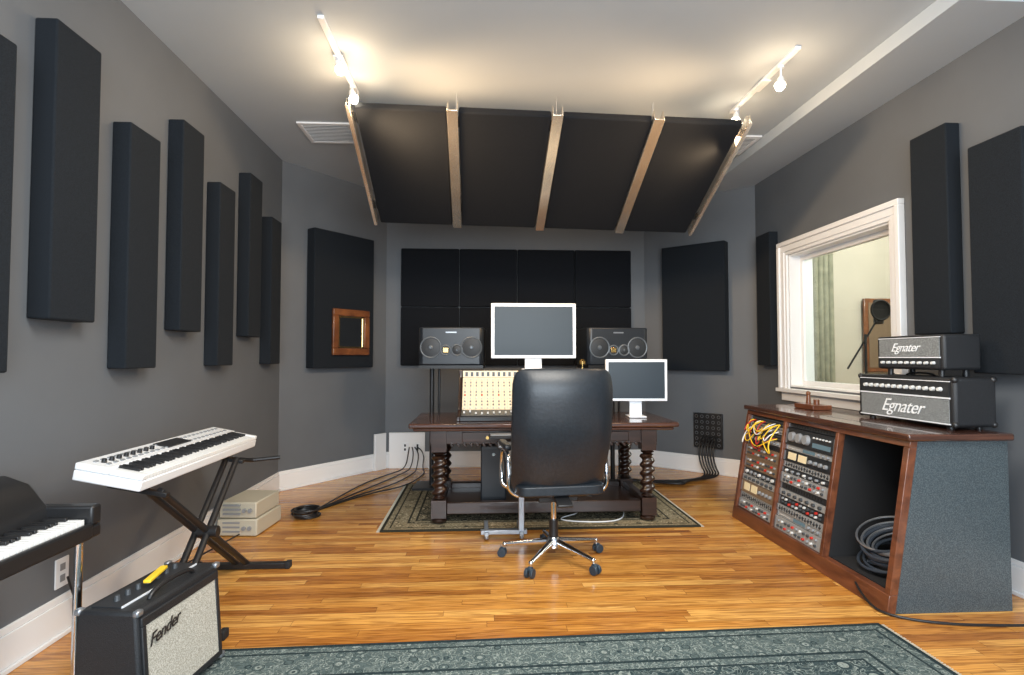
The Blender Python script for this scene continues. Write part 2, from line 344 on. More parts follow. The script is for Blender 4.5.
def track(x,y0,y1,heads,sg):
    t=E('track_light',(x,(y0+y1)/2,H)); L=(y1-y0)/2
    P().bb(-.018,.018,-L,L,-.02,0).bb(-.03,.03,-.08,.08,-.03,-.02).make('track',M_white,t,bevel=.003)
    ym=(y0+y1)/2
    for i,(hy_,z) in enumerate(heads):
        dz=z-H; k=P(); yy=hy_-ym
        k.cyl((0,yy,-.02),(0,yy,dz+.06),.006).cyl((0,yy,-.035),(0,yy,-.02),.02)
        k.cyl((-.01*sg,yy+.02,dz+.075),(.012*sg,yy-.01,dz+.01),.016,.034,seg=20); k.make('head_%d'%i,M_white,t)
        P().sph((.014*sg,yy-.012,dz),.027).make('bulb_%d'%i,M_bulb,t)
        l=D.lights.new('bulb_light','POINT'); l.energy=6; l.color=(1,.72,.44); l.shadow_soft_size=.09
        o=link(D.objects.new('bulb_light_%d'%i,l)); o.location=(.03*sg,yy-.02,dz-.13); o.parent=t
        l=D.lights.new('bulb_beam','SPOT'); l.energy=115; l.color=(1,.68,.38); l.shadow_soft_size=.18; l.spot_size=math.radians(122); l.spot_blend=1
        o=link(D.objects.new('bulb_beam_%d'%i,l)); o.location=(.14*sg,yy,dz-.18); o.parent=t
        o.rotation_euler=Vector((1.0*sg,.45+.25*i,-.28)).to_track_quat('-Z','Y').to_euler()
track(-.88,3.05,3.95,((3.45,3.01),(3.82,3.0)),1)
track(1.90,3.2,4.1,((3.40,2.96),(4.02,3.0)),-1)
# ------------------------------------------------ rugs
def rug(name,cx,cy,sx,sy,rz,m,fr=True):
    r=E(name,(cx,cy,0),rz); P().box((0,0,.006),(sx,sy,.012)).make('pile',m,r,bevel=.003)
    k=P(); n=int(sy/.012)
    for i in range(n):
        y=-sy/2+(i+.5)*sy/n
        for sg in (-1,1): k.box((sg*(sx/2+.012),y,.003),(.024,.005,.003),(0,0,random.uniform(-.2,.2)))
    k.make('fringe',M_beige,r)
rug('area_rug_large',.280,1.47,3.20,2.10,1.4,rugmat('grey_green_rug',1.60,1.05,(.030,.048,.052),(.082,.108,.105),(.235,.265,.24),8.5,.30))
rug('area_rug_small',.45,4.83,2.34,1.5,0,rugmat('beige_rug',1.17,.75,(.05,.048,.035),(.22,.18,.11),(.44,.37,.25),6,.24))
# ------------------------------------------------ desk
dk=E('studio_desk',(.48,4.58,.0)); Z0=.012
k=P(); k.bb(-1.01,1.01,-.43,.42,.725,.76).bb(-.98,.98,-.40,.39,.70,.725); k.make('tabletop',M_topw,dk,bevel=.01)
k=P(); k.bb(-.86,.86,-.36,-.33,.60,.70).bb(-.86,.86,.33,.36,.60,.70).bb(-.86,-.83,-.33,.33,.60,.70).bb(.83,.86,-.33,.33,.60,.70)
for i in range(3): k.bb(-.62+i*.44,-.24+i*.44,-.372,-.36,.615,.69)
for i in range(36): k.box((-.84+i*.048,-.365,.595),(.03,.02,.02),(0,.78,0))
k.make('apron',M_dwood,dk,bevel=.004)
P().cyl((-.43,-.372,.65),(-.43,-.395,.65),.012).cyl((0.01,-.372,.65),(0.01,-.395,.65),.012).cyl((.45,-.372,.65),(.45,-.395,.65),.012).make('drawer_pulls',M_brass,dk)
n=0
for sx in (-1,1):
    for y in (-.33,.33):
        n+=1; x=sx*.79; k=P()
        k.lathe([(.03,Z0),(.055,Z0+.012),(.058,.04),(.04,.06)],(x,y,0)); k.bb(x-.055,x+.055,y-.055,y+.055,.06,.19)
        prof=[(.03,.19),(.05,.20),(.03,.215)]+[(.043,.22+.29*i/40) for i in range(41)]+[(.03,.515),(.052,.53),(.03,.545)]
        k.lathe(prof,(x,y,0),24,lambda r,z,a:r if abs(r-.043)>1e-6 else r+.011*math.cos(a-z*95)+.004*math.cos(2*a))
        k.bb(x-.055,x+.055,y-.055,y+.055,.545,.70); k.make('leg_%d'%n,M_dwood,dk)
k=P(); k.bb(-.76,.76,-.30,.30,.09,.125).bb(-.735,.735,-.36,-.30,.08,.17).bb(-.735,.735,.30,.36,.08,.17).bb(-.82,-.76,-.275,.275,.08,.17).bb(.76,.82,-.275,.275,.08,.17)
k.make('stretcher_shelf',M_dwood,dk,bevel=.008)
P().bb(-.42,-.10,-.5,-.33,.655,.675).make('keyboard_tray',M_blk,dk,bevel=.004)
P().bb(-.41,-.11,-.49,-.35,.676,.686).make('tray_keyboard',M_knobg,dk,bevel=.003)
pc=E('computer_tower',(.10,4.65,.126)); P().bb(-.1,.1,-.22,.2,0,.43).make('case',M_spk,pc,bevel=.01); P().bb(-.09,.09,-.225,-.22,.03,.40).make('grille_front',M_cone,pc); P().cyl((0,-.225,.36),(0,-.232,.36),.012).make('power_button',M_chrome,pc)
# mixing console
mc=E('mixing_console',(.40,4.62,.761)); Wc=1.12; k=P()
prof=[(-.33,0),(-.33,.035),(-.10,.06),(.12,.315),(.13,.375),(.33,.375),(.33,0)]
k.ext([(-Wc/2,y,z) for y,z in prof],(Wc,0,0)); k.make('body',M_blk,mc,bevel=.004)
k=P()
for s in (-1,1): 
    x=s*(Wc/2+.012); k.ext([(x-.012,y*1.03,z*1.01) for y,z in prof],(.024,0,0))
k.make('side_cheeks',M_dwood,mc,bevel=.004)
p0=Vector((0,-.10,.06)); p1=Vector((0,.12,.315)); u=(p1-p0).normalized(); nn=Vector((0,-u.z,u.y)); Ls=(p1-p0).length; an=math.atan2(u.z,u.y)
mid=(p0+p1)/2+nn*.003
P().box(mid,(Wc-.02,Ls-.01,.006),(an,0,0)).make('channel_panel',M_cream,mc)
P().box((0,-.215,.052),(Wc-.02,.21,.004),(math.atan2(.025,.23),0,0)).make('fader_panel',M_knobd,mc)
kw=P();kd=P();ks=P();kr=P()
for i in range(24):
    x=-Wc/2+.03+i*(Wc-.06)/23
    for j in range(10):
        q=p0+u*(.02+j*Ls/10.5)+Vector((x,0,0))+nn*.006
        (kw if (j%3==0) else (kr if i%3==0 and j==4 else kd)).cyl(q,q+nn*.012,.0075,.006,seg=8)
    ks.box((x,-.22,.0525),(.004,.16,.004),(.108,0,0))
    yy=-.22+random.uniform(-.06,.05); kw.box((x,yy,.062+(yy+.22)*.1),(.014,.026,.014))
    if i<23: kd.box((*((mid+Vector((x+(Wc-.06)/46,0,0))+nn*.003)),),(.0015,Ls-.02,.002),(an,0,0))
kw.make('knobs_pale',M_knobw,mc); kd.make('knobs_grey',M_knobg,mc); ks.make('fader_slots',M_blkm,mc); kr.make('knobs_red',M_red,mc)
am=math.atan2(.06,.01)
P().box((0,.1215,.345),(Wc-.02,.056,.006),(am,0,0)).make('meter_bridge',M_cream,mc)
k=P(); [k.box((-Wc/2+.04+i*(Wc-.08)/23,.1175,.345),(.022,.036,.004),(am,0,0)) for i in range(24)]; k.make('meters',M_knobd,mc)
def monitor(name,loc,w,h,zb,rz=0):
    m=E(name,loc,rz); b=.022 if w<.6 else .028
    P().bb(-w/2,w/2,-.02,.02,zb,zb+h).make('bezel',M_silv,m,bevel=.006)
    P().bb(-w/2+b,w/2-b,-.0225,-.02,zb+b,zb+h-b).make('screen',M_scr,m)
    k=P(); k.bb(-w*.10,w*.10,.022,.040,.012,zb+.15).bb(-w*.14,w*.14,-.07,.11,.001,.012); k.make('stand',M_silv,m,bevel=.003)
monitor('computer_monitor',(.457,4.86,1.138),.74,.48,.10)
monitor('computer_monitor',(1.265,4.52,.762),.50,.34,.13,rz=-4)
lp=E('brass_desk_ornament',(.885,4.86,1.138)); k=P(); k.cyl((0,0,0),(0,0,.01),.03).cyl((0,0,0),(0,0,.07),.005).lathe([(.028,.05),(.03,.075),(.012,.095)],(0,0,0)); k.make('ornament',M_brass,lp)
def speaker(x,rz,pole):
    s=E('studio_monitor_speaker',(x,5.42,1.175),rz); w,h,d=.61,.355,.34
    k=P(); k.ext([(-w/2,-d/2+.03,0),(-w/2+.03,-d/2,0),(w/2-.03,-d/2,0),(w/2,-d/2+.03,0),(w/2,d/2,0),(-w/2,d/2,0)],(0,0,h))
    k.make('cabinet',M_spk,s,bevel=.012)
    k=P(); r=P(); y=-d/2
    for cx,cz,R in ((-.19,.165,.095),(.19,.165,.095),(.055,.14,.05)):
        r.torus((cx,y-.002,cz),R,.007,'Y'); k.cyl((cx,y+.001,cz),(cx,y-.006,cz),R*.96,R*.5,seg=28)
        r.cyl((cx,y-.004,cz),(cx,y-.014,cz),R*.25,R*.12,seg=16)
    r.torus((-.05,y-.002,.14),.045,.006,'Y'); k.cyl((-.05,y+.001,.14),(-.05,y-.004,.14),.044)
    k.make('cones',M_cone,s); r.make('surrounds',M_surr,s)
    k=P(); k.bb(-.075,-.025,y-.008,y-.004,.118,.162); k.make('ribbon_tweeter',M_brass,s,bevel=.002)
    P().bb(-.05,.05,y-.003,y,.30,.312).make('badge_strip',M_steel,s)
    t=E('speaker_stand',(x,5.42,.0125),rz); k=P(); k.bb(-.30,.30,-.17,.17,1.13,1.16).cyl((pole,0,.02),(pole,0,1.13),.022).bb(pole-.16,pole+.16,-.16,.16,0,.02)
    k.cyl((pole+.07,0,.02),(pole+.07,0,1.13),.012); k.make('stand',M_blk,t)
speaker(-.27,-3,-.2); speaker(1.28,8,0)
# ------------------------------------------------ office chair
ch=E('office_chair',(.450,3.48,0.0),6)
k=P(); k.box((0,0,0),(1,1,1)); bmesh.ops.subdivide_edges(k.bm,edges=k.bm.edges[:],cuts=9,use_grid_fill=True)
for v in k.bm.verts:
    x,y,z=v.co*2
    rx=x*(1-.06*abs(z)**12); rz_=z*(1-.03*abs(x)**10)
    wz=.294-.016*max(0,-z)
    edge=max(0,(1-abs(x)**7))**.5*max(0,(1-abs(z)**10))**.5
    seam=1-.18*math.exp(-((z-.45)/.05)**2)-.18*math.exp(-((z+.25)/.05)**2)
    yy=y*(.020+.045*edge*seam)+.05*x*x-.03*math.cos(z*2.2)
    v.co=(rx*wz-.01,yy-.10*z-.27+.02*z*z,.80+rz_*.385)
k.make('backrest',M_leather,ch,subsurf=1)
k=P(); k.box((0,0,0),(1,1,1)); bmesh.ops.subdivide_edges(k.bm,edges=k.bm.edges[:],cuts=5,use_grid_fill=True)
for v in k.bm.verts:
    x,y,z=v.co*2; e=(1-abs(x)**4)*(1-abs(y)**4)
    v.co=(x*.27*(1-.06*abs(y)**4),y*.26+.02,.475+z*(.03+.025*e)-.03*max(0,y)**4)
k.make('seat',M_leather,ch,subsurf=2)
for i,s in enumerate((-1,1)):
    X=s*.30
    tube('arm_frame_%d'%i,[(s*.2,.1,.42),(X,.12,.42),(X,.17,.5),(X,.15,.66),(X,.0,.69),(X,-.1,.67),(X,-.13,.55),(X,-.12,.45),(s*.24,-.12,.43)],.013,M_chrome,ch)
    P().box((X,.02,.71),(.05,.26,.035)).make('arm_pad_%d'%i,M_leather,ch,bevel=.014,seg=3)
k=P(); k.bb(-.12,.12,-.13,.13,.385,.42).box((0,-.2,.43),(.09,.2,.018),(.3,0,0)); k.make('tilt_mechanism',M_blk,ch,bevel=.006)
P().cyl((0,0,.12),(0,0,.25),.028).make('column',M_blk,ch); P().cyl((0,0,.24),(0,0,.39),.017).make('gas_lift',M_chrome,ch)
P().cyl((.12,0,.40),(.24,-.02,.385),.006).make('lever',M_blk,ch)
k=P(); cs=P(); k.lathe([(.03,.075),(.05,.085),(.05,.12),(.032,.145)],(0,0,0))
for i in range(5):
    a=math.radians(-128+72*i); dx,dy=math.cos(a),math.sin(a); q=1.03
    k.cyl((dx*.03,dy*.03,.115),(dx*.30*q,dy*.30*q,.078),.022,.013,seg=12); k.sph((dx*.30*q,dy*.30*q,.078),.015)
    k.cyl((dx*.305*q,dy*.305*q,.05),(dx*.305*q,dy*.305*q,.082),.009,seg=8)
    px,py=-dy,dx
    for s in (-1,1): cs.cyl((dx*.315*q+px*s*.008,dy*.315*q+py*s*.008,.0275),(dx*.315*q+px*s*.026,dy*.315*q+py*s*.026,.0275),.027,seg=20)
    cs.cyl((dx*.31*q-px*.012,dy*.31*q-py*.012,.045),(dx*.31*q+px*.012,dy*.31*q+py*.012,.045),.018,seg=12)
k.make('star_base',M_chrome,ch); cs.make('casters',mat('caster_blue_black',(.02,.035,.05),.4),ch,bevel=.003)
ft=E('keyboard_pedestal',(.22,4.0,0.013)); k=P(); k.bb(-.22,.10,-.12,-.08,.02,.05).box((-.18,.0,.03),(.03,.30,.025)).box((.06,0,.03),(.03,.3,.025)).bb(.04,.08,-.12,-.08,.04,.62)
k.bb(-.1,.2,-.16,.04,.615,.63)
for x in (-.18,.06):
    for y in (-.14,.14): k.cyl((x,y,0),(x,y,.02),.015)
k.make('pedestal',M_steel,ft,bevel=.004)
# ------------------------------------------------ rack cabinet
rk=E('equipment_rack_cabinet',(0,0,0)); Y0,Y1=2.66,4.34; a=math.atan2(.13,.80)
def fx(z): return 1.99+.13*(z-.04)/.80
XBk=2.615
def side(y,t): return [(fx(.0),y,0),(XBk,y,0),(XBk,y,.835),(fx(.835),y,.835)]
P().ext(side(Y0,0),(0,.025,0)).make('end_panel_near',M_lap,rk,bevel=.002)
P().ext(side(Y1-.025,0),(0,.025,0)).make('end_panel_far',M_lap,rk)
P().bb(2.085,XBk+.015,Y0-.025,Y1+.02,.837,.872).make('top_slab',M_topw,rk,bevel=.008)
P().bb(XBk-.015,XBk-.001,Y0+.026,Y1-.026,.01,.83).make('back_panel',M_blkm,rk)
bays=[(2.695,3.20),(3.228,3.772),(3.80,4.305)]
k=P()
def slantbox(k,y0,y1,z0,z1,o0,o1):
    k.ext([(fx(z0)+o0,y0,z0),(fx(z0)+o1,y0,z0),(fx(z1)+o1,y0,z1),(fx(z1)+o0,y0,z1)],(0,y1-y0,0))
for y0,y1 in ((Y0-.002,2.695),(3.20,3.228),(3.772,3.80),(4.305,Y1+.002)): slantbox(k,y0,y1,.09,.805,-.012,.03)
slantbox(k,Y0-.002,Y1+.002,0,.09,-.014,.03); slantbox(k,Y0-.002,Y1+.002,.805,.836,-.010,.03)
k.make('wood_face_frame',M_redw,rk,bevel=.003)
k=P()
for y in (3.202,3.775): k.ext([(fx(.05)+.03,y,.05),(XBk-.02,y,.05),(XBk-.02,y,.83),(fx(.83)+.03,y,.83)],(0,.022,0))
k.bb(2.04,XBk-.02,Y0+.03,Y1-.03,.07,.088); k.make('partitions',M_blkm,rk)
faces={}
def F(m): return faces.setdefault(m.name,(P(),m))[0]
nx=Vector((-math.cos(a),0,math.sin(a)))
def unit(y0,y1,z0,z1,m,style,out=0):
    slantbox(F(m),y0,y1,z0+.002,z1-.002,.012-out,.045)
    h=z1-z0; zc=(z0+z1)/2; W=y1-y0
    def knob(f,r,mm,zz=zc,l=.016):
        p=Vector((fx(zz)+.012-out,y1-f*W,zz)); F(mm).cyl(p,p+nx*l,r,r*.85,seg=10)
    def plate(f0,f1,q0,q1,mm,o=.009): slantbox(F(mm),y1-f1*W,y1-f0*W,z0+q0*h,z0+q1*h,o-out,.013-out)
    plate(.0,.03,.1,.9,M_steel); plate(.97,1,.1,.9,M_steel)
    if style=='knobs':
        for i in range(7): knob(.12+i*.125,min(.013,h*.25),M_knobd if m is not M_gearb else (M_knobg if i%3 else M_knobw))
        for i in range(0,12,2): plate(.08+i*.07,.10+i*.07,.1,.18,M_knobw)
    if style=='vu':
        plate(.10,.27,.25,.85,M_vu); plate(.32,.49,.25,.85,M_vu)
        for i in range(4): knob(.58+i*.1,.014,M_knobg)
    if style=='eq':
        for r in range(2):
            for i in range(11): knob(.1+i*.078,.009,(M_knobd,M_knobg,M_knobd,M_knobw,M_red)[(i*2+r)%5],z0+h*(.3+.4*r),.012)
    if style=='patch':
        for r in range(2):
            for i in range(24): knob(.06+i*.038,.005,M_knobd,z0+h*(.3+.4*r),.004)
    if style=='lcd':
        plate(.38,.62,.25,.8,M_lcd); plate(.08,.3,.4,.5,M_knobw)
        for i in range(3): knob(.70+i*.09,.010,M_knobg)
    if style=='big':
        for i in range(3): knob(.16+i*.15,h*.30,M_knobg,l=.022)
        plate(.58,.92,.2,.45,M_lcd); 
        for i in range(6): knob(.60+i*.06,.006,M_knobw,z0+h*.72,.01)
    if style=='faders':
        for i in range(16): plate(.06+i*.056,.075+i*.056,.2,.8,M_knobd); plate(.055+i*.056,.085+i*.056,.3+.3*((i*7)%5)/5,.45+.3*((i*7)%5)/5,M_gearb,.006)
    if style=='blank':
        for i in range(14): plate(.12+i*.055,.15+i*.055,.3,.7,M_blkm,.0115)
y0,y1=bays[2]
z=.80
for h,m,s,o in ((.05,M_gearb,'patch',0),(.05,M_gearg,'patch',0),(.05,M_gearb,'patch',0),(.035,M_gearg,'lcd',.004),(.035,M_gearb,'blank',0),(.09,M_tang,'eq',.008),(.09,M_tang,'eq',.003),(.05,M_gearb,'knobs',0),(.045,M_gearg,'knobs',.004),(.09,M_tang,'vu',.006),(.05,M_gearg,'faders',0),(.07,M_gearg,'eq',.005)):
    unit(y0+.004,y1-.004,z-h,z,m,s,o); z-=h
y0,y1=bays[1]; z=.80
for h,m,s,o in ((.03,M_gearb,'blank',0),(.115,M_gearb,'big',.01),(.035,M_gearg,'lcd',0),(.075,M_gearb,'vu',.006),(.04,M_gearg,'faders',0),(.035,M_gearb,'knobs',.004),(.07,M_gearg,'eq',.008),(.04,M_gearb,'blank',0),(.045,M_gearg,'knobs',.004),(.06,M_gearb,'eq',0),(.045,M_gearg,'faders',.006),(.035,M_gearg,'lcd',0),(.085,M_gearg,'eq',.008)):
    unit(y0+.004,y1-.004,z-h,z,m,s,o); z-=h
for i,(kk,(p,m)) in enumerate(faces.items()): p.make('gear_%d_%s'%(i,kk),m,rk)
for i in range(16):
    ya=random.uniform(3.84,4.27); yb=random.uniform(3.84,4.27); za=random.choice((.77,.72,.67)); zb=random.choice((.77,.72,.67))
    m=(M_yel,M_red,M_yel,M_white,M_blk)[i%5]
    tube('patch_cable_%d'%i,[(fx(za),ya,za),(fx(za)-.06,ya,za-.01),(fx(.7)-.09,(ya+yb)/2,min(za,zb)-.07-.06*random.random()),(fx(zb)-.06,yb,zb-.01),(fx(zb),yb,zb)],.004,m,rk)
tube('patch_cable_long',[(fx(.77),3.86,.77),(fx(.7)-.10,3.84,.66),(fx(.5)-.05,3.82,.55),(fx(.7)-.08,3.95,.64),(fx(.72),4.1,.72)],.0045,M_yel,rk)
cc=E('coiled_cable_bundle',(2.23,2.95,.09)); k=P()
for i in range(10): k.torus((random.uniform(-.01,.03),random.uniform(-.03,.03),.075+i*.011),random.uniform(.11,.18),.008,rot=(random.uniform(-.12,.12),-.36+random.uniform(-.1,.06),0))
k.make('coils',M_cab,cc)
k=P()
for i in range(4): k.torus((0.01,.02*i-.02,.155+.012*i),.12+.013*i,.006,rot=(.05*i,-.40,0))
k.make('light_coil',M_steel,cc)
# ------------------------------------------------ amp heads
def knobs_row(k,x0,x1,n,y,z,r=.012,l=.018):
    for i in range(n):
        x=x0+(x1-x0)*i/(n-1); k.cyl((x,y,z),(x,y-l,z),r,r*.8,seg=12)
ah=E('guitar_amp_head',(2.538,3.11,.873),-88); w,d,h=.70,.24,.27
P().bb(-w/2,w/2,-d/2,d/2,.012,h).make('cabinet',M_tolex,ah,bevel=.018,seg=3)
k=P(); [k.cyl((x,y,0),(x,y,.014),.018) for x in (-.28,.28) for y in (-.08,.08)]; k.make('feet',M_blk,ah)
P().bb(-w/2+.03,w/2-.03,-d/2-.004,-d/2,.03,.155).make('grille',M_ggrille,ah,bevel=.002)
P().bb(-w/2+.03,w/2-.03,-d/2-.003,-d/2,.17,.245).make('control_plate',M_gearb,ah)
k=P(); knobs_row(k,-w/2+.08,w/2-.08,13,-d/2-.003,.207); k.make('knobs',M_knobw,ah)
k=P(); k.bb(-w/2+.025,w/2-.025,-d/2-.007,-d/2,.158,.166).bb(-w/2+.025,w/2-.025,-d/2-.007,-d/2,.024,.03).bb(-w/2+.025,w/2-.025,-d/2-.006,-d/2,.247,.251); k.make('piping',M_silv,ah)
tube('handle',[(-.1,0,h),(-.09,0,h+.016),(.09,0,h+.016),(.1,0,h)],.006,M_blk,ah)
text('logo_script','Egnater',.105,(.0,-d/2-.006,.093),M_white,ah)
k=P(); [k.sph((sx*(w/2-.012),sy*(d/2-.012),z),.018) for sx in (-1,1) for sy in (-1,1) for z in (.026,h-.012)]; k.make('corners',M_blk,ah)
ah=E('guitar_amp_head',(2.550,3.08,1.168),-88); w,d,h=.48,.22,.205
P().bb(-w/2,w/2,-d/2,d/2,.012,h).make('cabinet',M_tolex,ah,bevel=.016,seg=3)
k=P(); [k.cyl((x,y,-.024),(x,y,.014),.015) for x in (-.18,.18) for y in (-.07,.07)]; k.make('feet',M_blk,ah)
P().bb(-w/2+.025,w/2-.025,-d/2-.004,-d/2,.085,.187).make('grille',M_ggrille,ah)
P().bb(-w/2+.025,w/2-.025,-d/2-.003,-d/2,.025,.075).make('control_plate',M_gearb,ah)
k=P(); knobs_row(k,-w/2+.06,w/2-.06,9,-d/2-.003,.05,.009); k.make('knobs',M_knobw,ah)
k=P(); k.bb(-w/2+.02,w/2-.02,-d/2-.006,-d/2,.077,.083).bb(-w/2+.02,w/2-.02,-d/2-.006,-d/2,.189,.193); k.make('piping',M_silv,ah)
text('logo_script','Egnater',.07,(-.02,-d/2-.006,.135),M_white,ah)
wb=E('wooden_trinket_box',(2.42,3.98,.873)); P().bb(-.07,.07,-.12,.12,0,.035).make('box',M_redw,wb,bevel=.004)
P().cyl((0,.05,.035),(0,.05,.10),.018,.012).sph((0,.05,.11),.016).cyl((0,-.05,.035),(0,-.05,.07),.02).make('trinkets',M_frame,wb)
# ------------------------------------------------ combo amp (stands on the large rug)
ca=E('guitar_combo_amp',(-1.205,2.19,.0125),83); w,d,h=.46,.25,.39
P().ext([(-w/2,-d/2,.02),(-w/2,d/2,.02),(-w/2,d/2-.01,h),(-w/2,-d/2+.03,h)],(w,0,0)).make('cabinet',M_tolex,ca,bevel=.012,seg=3)
sl=math.atan2(.03,h-.02)
k=P(); [k.cyl((x,y,0),(x,y,.022),.018) for x in (-.18,.18) for y in (-.09,.09)]; k.make('feet',M_blk,ca)
def onf(x0,x1,z0,z1,t,kk):
    f=lambda z:-d/2+.03*(z-.02)/(h-.02)
    kk.ext([(x0,f(z0)-t,z0),(x0,f(z0)+.002,z0),(x0,f(z1)+.002,z1),(x0,f(z1)-t,z1)],(x1-x0,0,0))
k=P(); onf(-.195,.195,.05,.335,.004,k); k.make('grille_cloth',M_grille,ca)
k=P()
for (p,q,r_,s_) in ((-.215,.215,.335,.365),(-.215,.215,.03,.05),(-.215,-.195,.05,.335),(.195,.215,.05,.335)): onf(p,q,r_,s_,.008,k)
k.make('grille_frame',M_tolex,ca,bevel=.003)
text('logo_script','Fender',.058,(-.115,-d/2+.010,.285),M_blk,ca,rot=(math.pi/2-sl,math.radians(-8),0))
P().bb(-.20,.20,-.02,.085,h-.002,h+.004).make('control_panel',M_gearb,ca)
P().bb(-.20,.20,-.024,-.02,h-.002,h+.006).make('panel_trim',M_silv,ca)
k=P()
for i in range(7): k.cyl((-.15+i*.05,.035,h+.004),(-.15+i*.05,.035,h+.022),.011,.008,seg=12)
k.make('knobs',M_knobd,ca)
tube('handle',[(-.12,-.06,h),(-.11,-.06,h+.022),(.0,-.06,h+.03),(.11,-.06,h+.022),(.12,-.06,h)],.009,M_blk,ca)
k=P()
for sx in (-1,1):
    for (y,z) in ((-d/2+.004,.026),(d/2-.004,.026),(-d/2+.032,h-.006),(d/2-.014,h-.006)): k.box((sx*(w/2-.012),y,z),(.03,.022,.022))
k.make('corner_caps',M_steel,ca,bevel=.006)
P().box((0.02,.02,h+.030),(.15,.026,.012),(0,0,.25)).make('marker_pen',M_yel,ca,bevel=.003)
# ------------------------------------------------ keyboards
def keys(parent,x0,n,kw_,y0,y1,z,th=.02):
    a_=P(); b_=P()
    for i in range(n):
        a_.bb(x0+i*kw_+.0008,x0+(i+1)*kw_-.0008,y0,y1,z,z+th)
        if i<n-1 and (i%7) in (0,1,3,4,5): b_.bb(x0+(i+1)*kw_-.0065,x0+(i+1)*kw_+.0065,y0+(y1-y0)*.36,y1,z+th,z+th+.012)
    a_.make('white_keys',M_key,parent,bevel=.0015); b_.make('black_keys',M_blk,parent,bevel=.002)
ep=E('electric_piano',(-1.60,1.53,0),90); Lp=1.26
k=P(); k.bb(-Lp/2,Lp/2,-.21,.22,.60,.645); k.bb(-Lp/2,-Lp/2+.05,-.21,.22,.645,.715).bb(Lp/2-.05,Lp/2,-.21,.22,.645,.715); k.bb(-Lp/2+.05,Lp/2-.05,-.215,-.19,.60,.655); k.make('case',M_blk,ep,bevel=.008)
P().ext([(-Lp/2,-.06,.645),(-Lp/2,.22,.645),(-Lp/2,.22,.82),(-Lp/2,.10,.825),(-Lp/2,.02,.795),(-Lp/2,-.05,.71)],(Lp-.03,0,0)).make('lid',M_blk,ep,bevel=.014,seg=3)
keys(ep,-Lp/2+.055,51,.0225,-.188,-.062,.650)
k=P()
for sx in (-1,1):
    for y in (-.175,.17): k.cyl((sx*(Lp/2-.065),y,0.0),(sx*(Lp/2-.065),y,.60),.014)
k.cyl((-Lp/2+.1,.17,.25),(Lp/2-.1,.17,.25),.008); k.make('legs',M_chrome,ep)
st=E('synthesizer_stand',(-1.50,3.02,0)); k=P()
k.cyl((.06,-.42,.03),(0,.40,.655),.0165).cyl((.06,.42,.03),(0,-.40,.655),.0165)
k.cyl((.12,-.42,.03),(.06,.40,.65),.0165).cyl((.12,.42,.03),(.06,-.40,.65),.0165)
for sy in (-1,1): k.box((.10,sy*.42,.018),(.52,.045,.03)); k.box((-.03,sy*.40,.655),(.26,.03,.02),(0,.19,0))
k.cyl((.02,0,.345),(.14,0,.345),.03); k.make('x_frame',M_blk,st,bevel=.002)
k=P(); [k.box((x,sy*.42,.02),(.03,.052,.04)) for x in (-.16,.36) for sy in (-1,1)]; k.make('rubber_feet',M_blkm,st,bevel=.006)
k=P(); k.cyl((.0,.40,.65),(.06,.62,.60),.013).cyl((.06,.62,.60),(.22,.66,.61),.012); k.make('extension_arm',M_blk,st)
sy=E('synthesizer_keyboard',(-1.56,3.04,.712),rot=(math.radians(11),0,math.radians(90))); Ls_=1.20
k=P(); k.bb(-Ls_/2,Ls_/2,-.14,.14,0,.045).bb(-Ls_/2,Ls_/2,.0,.14,.045,.075).bb(-Ls_/2,-Ls_/2+.04,-.14,.0,.045,.07).bb(Ls_/2-.04,Ls_/2,-.14,0,.045,.07)
k.make('body',M_white,sy,bevel=.006)
keys(sy,-Ls_/2+.043,49,.02275,-.138,-.002,.046)
k=P()
for i in range(25): 
    for j in range(2): k.box((-.54+i*.045,.04+j*.055,.077),(.022,.012,.006))
k.make('buttons',M_knobg,sy); k=P()
for i in range(8): k.cyl((-.53+i*.05,.068,.075),(-.53+i*.05,.068,.092),.011,.009,seg=12)
k.bb(-.1,.12,.03,.11,.0755,.081); k.make('knobs_and_display',M_blk,sy)
# ------------------------------------------------ small floor things
bx=E('power_conditioner_boxes',(-1.68,4.24,0),-4); k=P(); k.bb(-.14,.14,-.2,.2,.005,.12).bb(-.13,.13,-.19,.18,.125,.235); k.make('boxes',M_beige,bx,bevel=.008)
k=P(); 
for z in (.03,.06,.09,.15,.18,.21): k.bb(-.10,.02,-.204,-.18,z,z+.012)
for x in (.05,.09): k.cyl((x,-.2,.06),(x,-.215,.06),.014).cyl((x,-.19,.18),(x,-.21,.18),.014)
k.make('slots',M_knobg,bx)
c1=E('coiled_cable_bundle',(-1.36,4.50,0)); k=P()
for i in range(6): k.torus((random.uniform(-.02,.02),random.uniform(-.02,.02),.012+i*.012),random.uniform(.08,.11),.008)
k.make('coils',M_blk,c1)
ob=E('outlet_box',(-.83,YB-.016,0)); P().bb(-.2,.20,-.03,-.004,.0,.40).bb(-.2,.20,-.036,-.03,.385,.40).make('board',M_trim,ob,bevel=.004)
P().bb(-.06,.02,-.037,-.03,.18,.29).bb(.08,.16,-.037,-.03,.18,.29).make('cover_plates',M_white,ob,bevel=.002)
P().bb(-.03,-.01,-.04,-.037,.20,.225).bb(-.03,-.01,-.04,-.037,.245,.27).bb(.11,.13,-.05,-.037,.2,.27).make('sockets',M_blk,ob)
c=along(LC,dL,1.22,nL,.04); P().box((0,0,.2),(.16,.03,.40)).make('trim_raised_baseboard',M_trim,loc=(*c,0),rot=(0,0,al),bevel=.004)
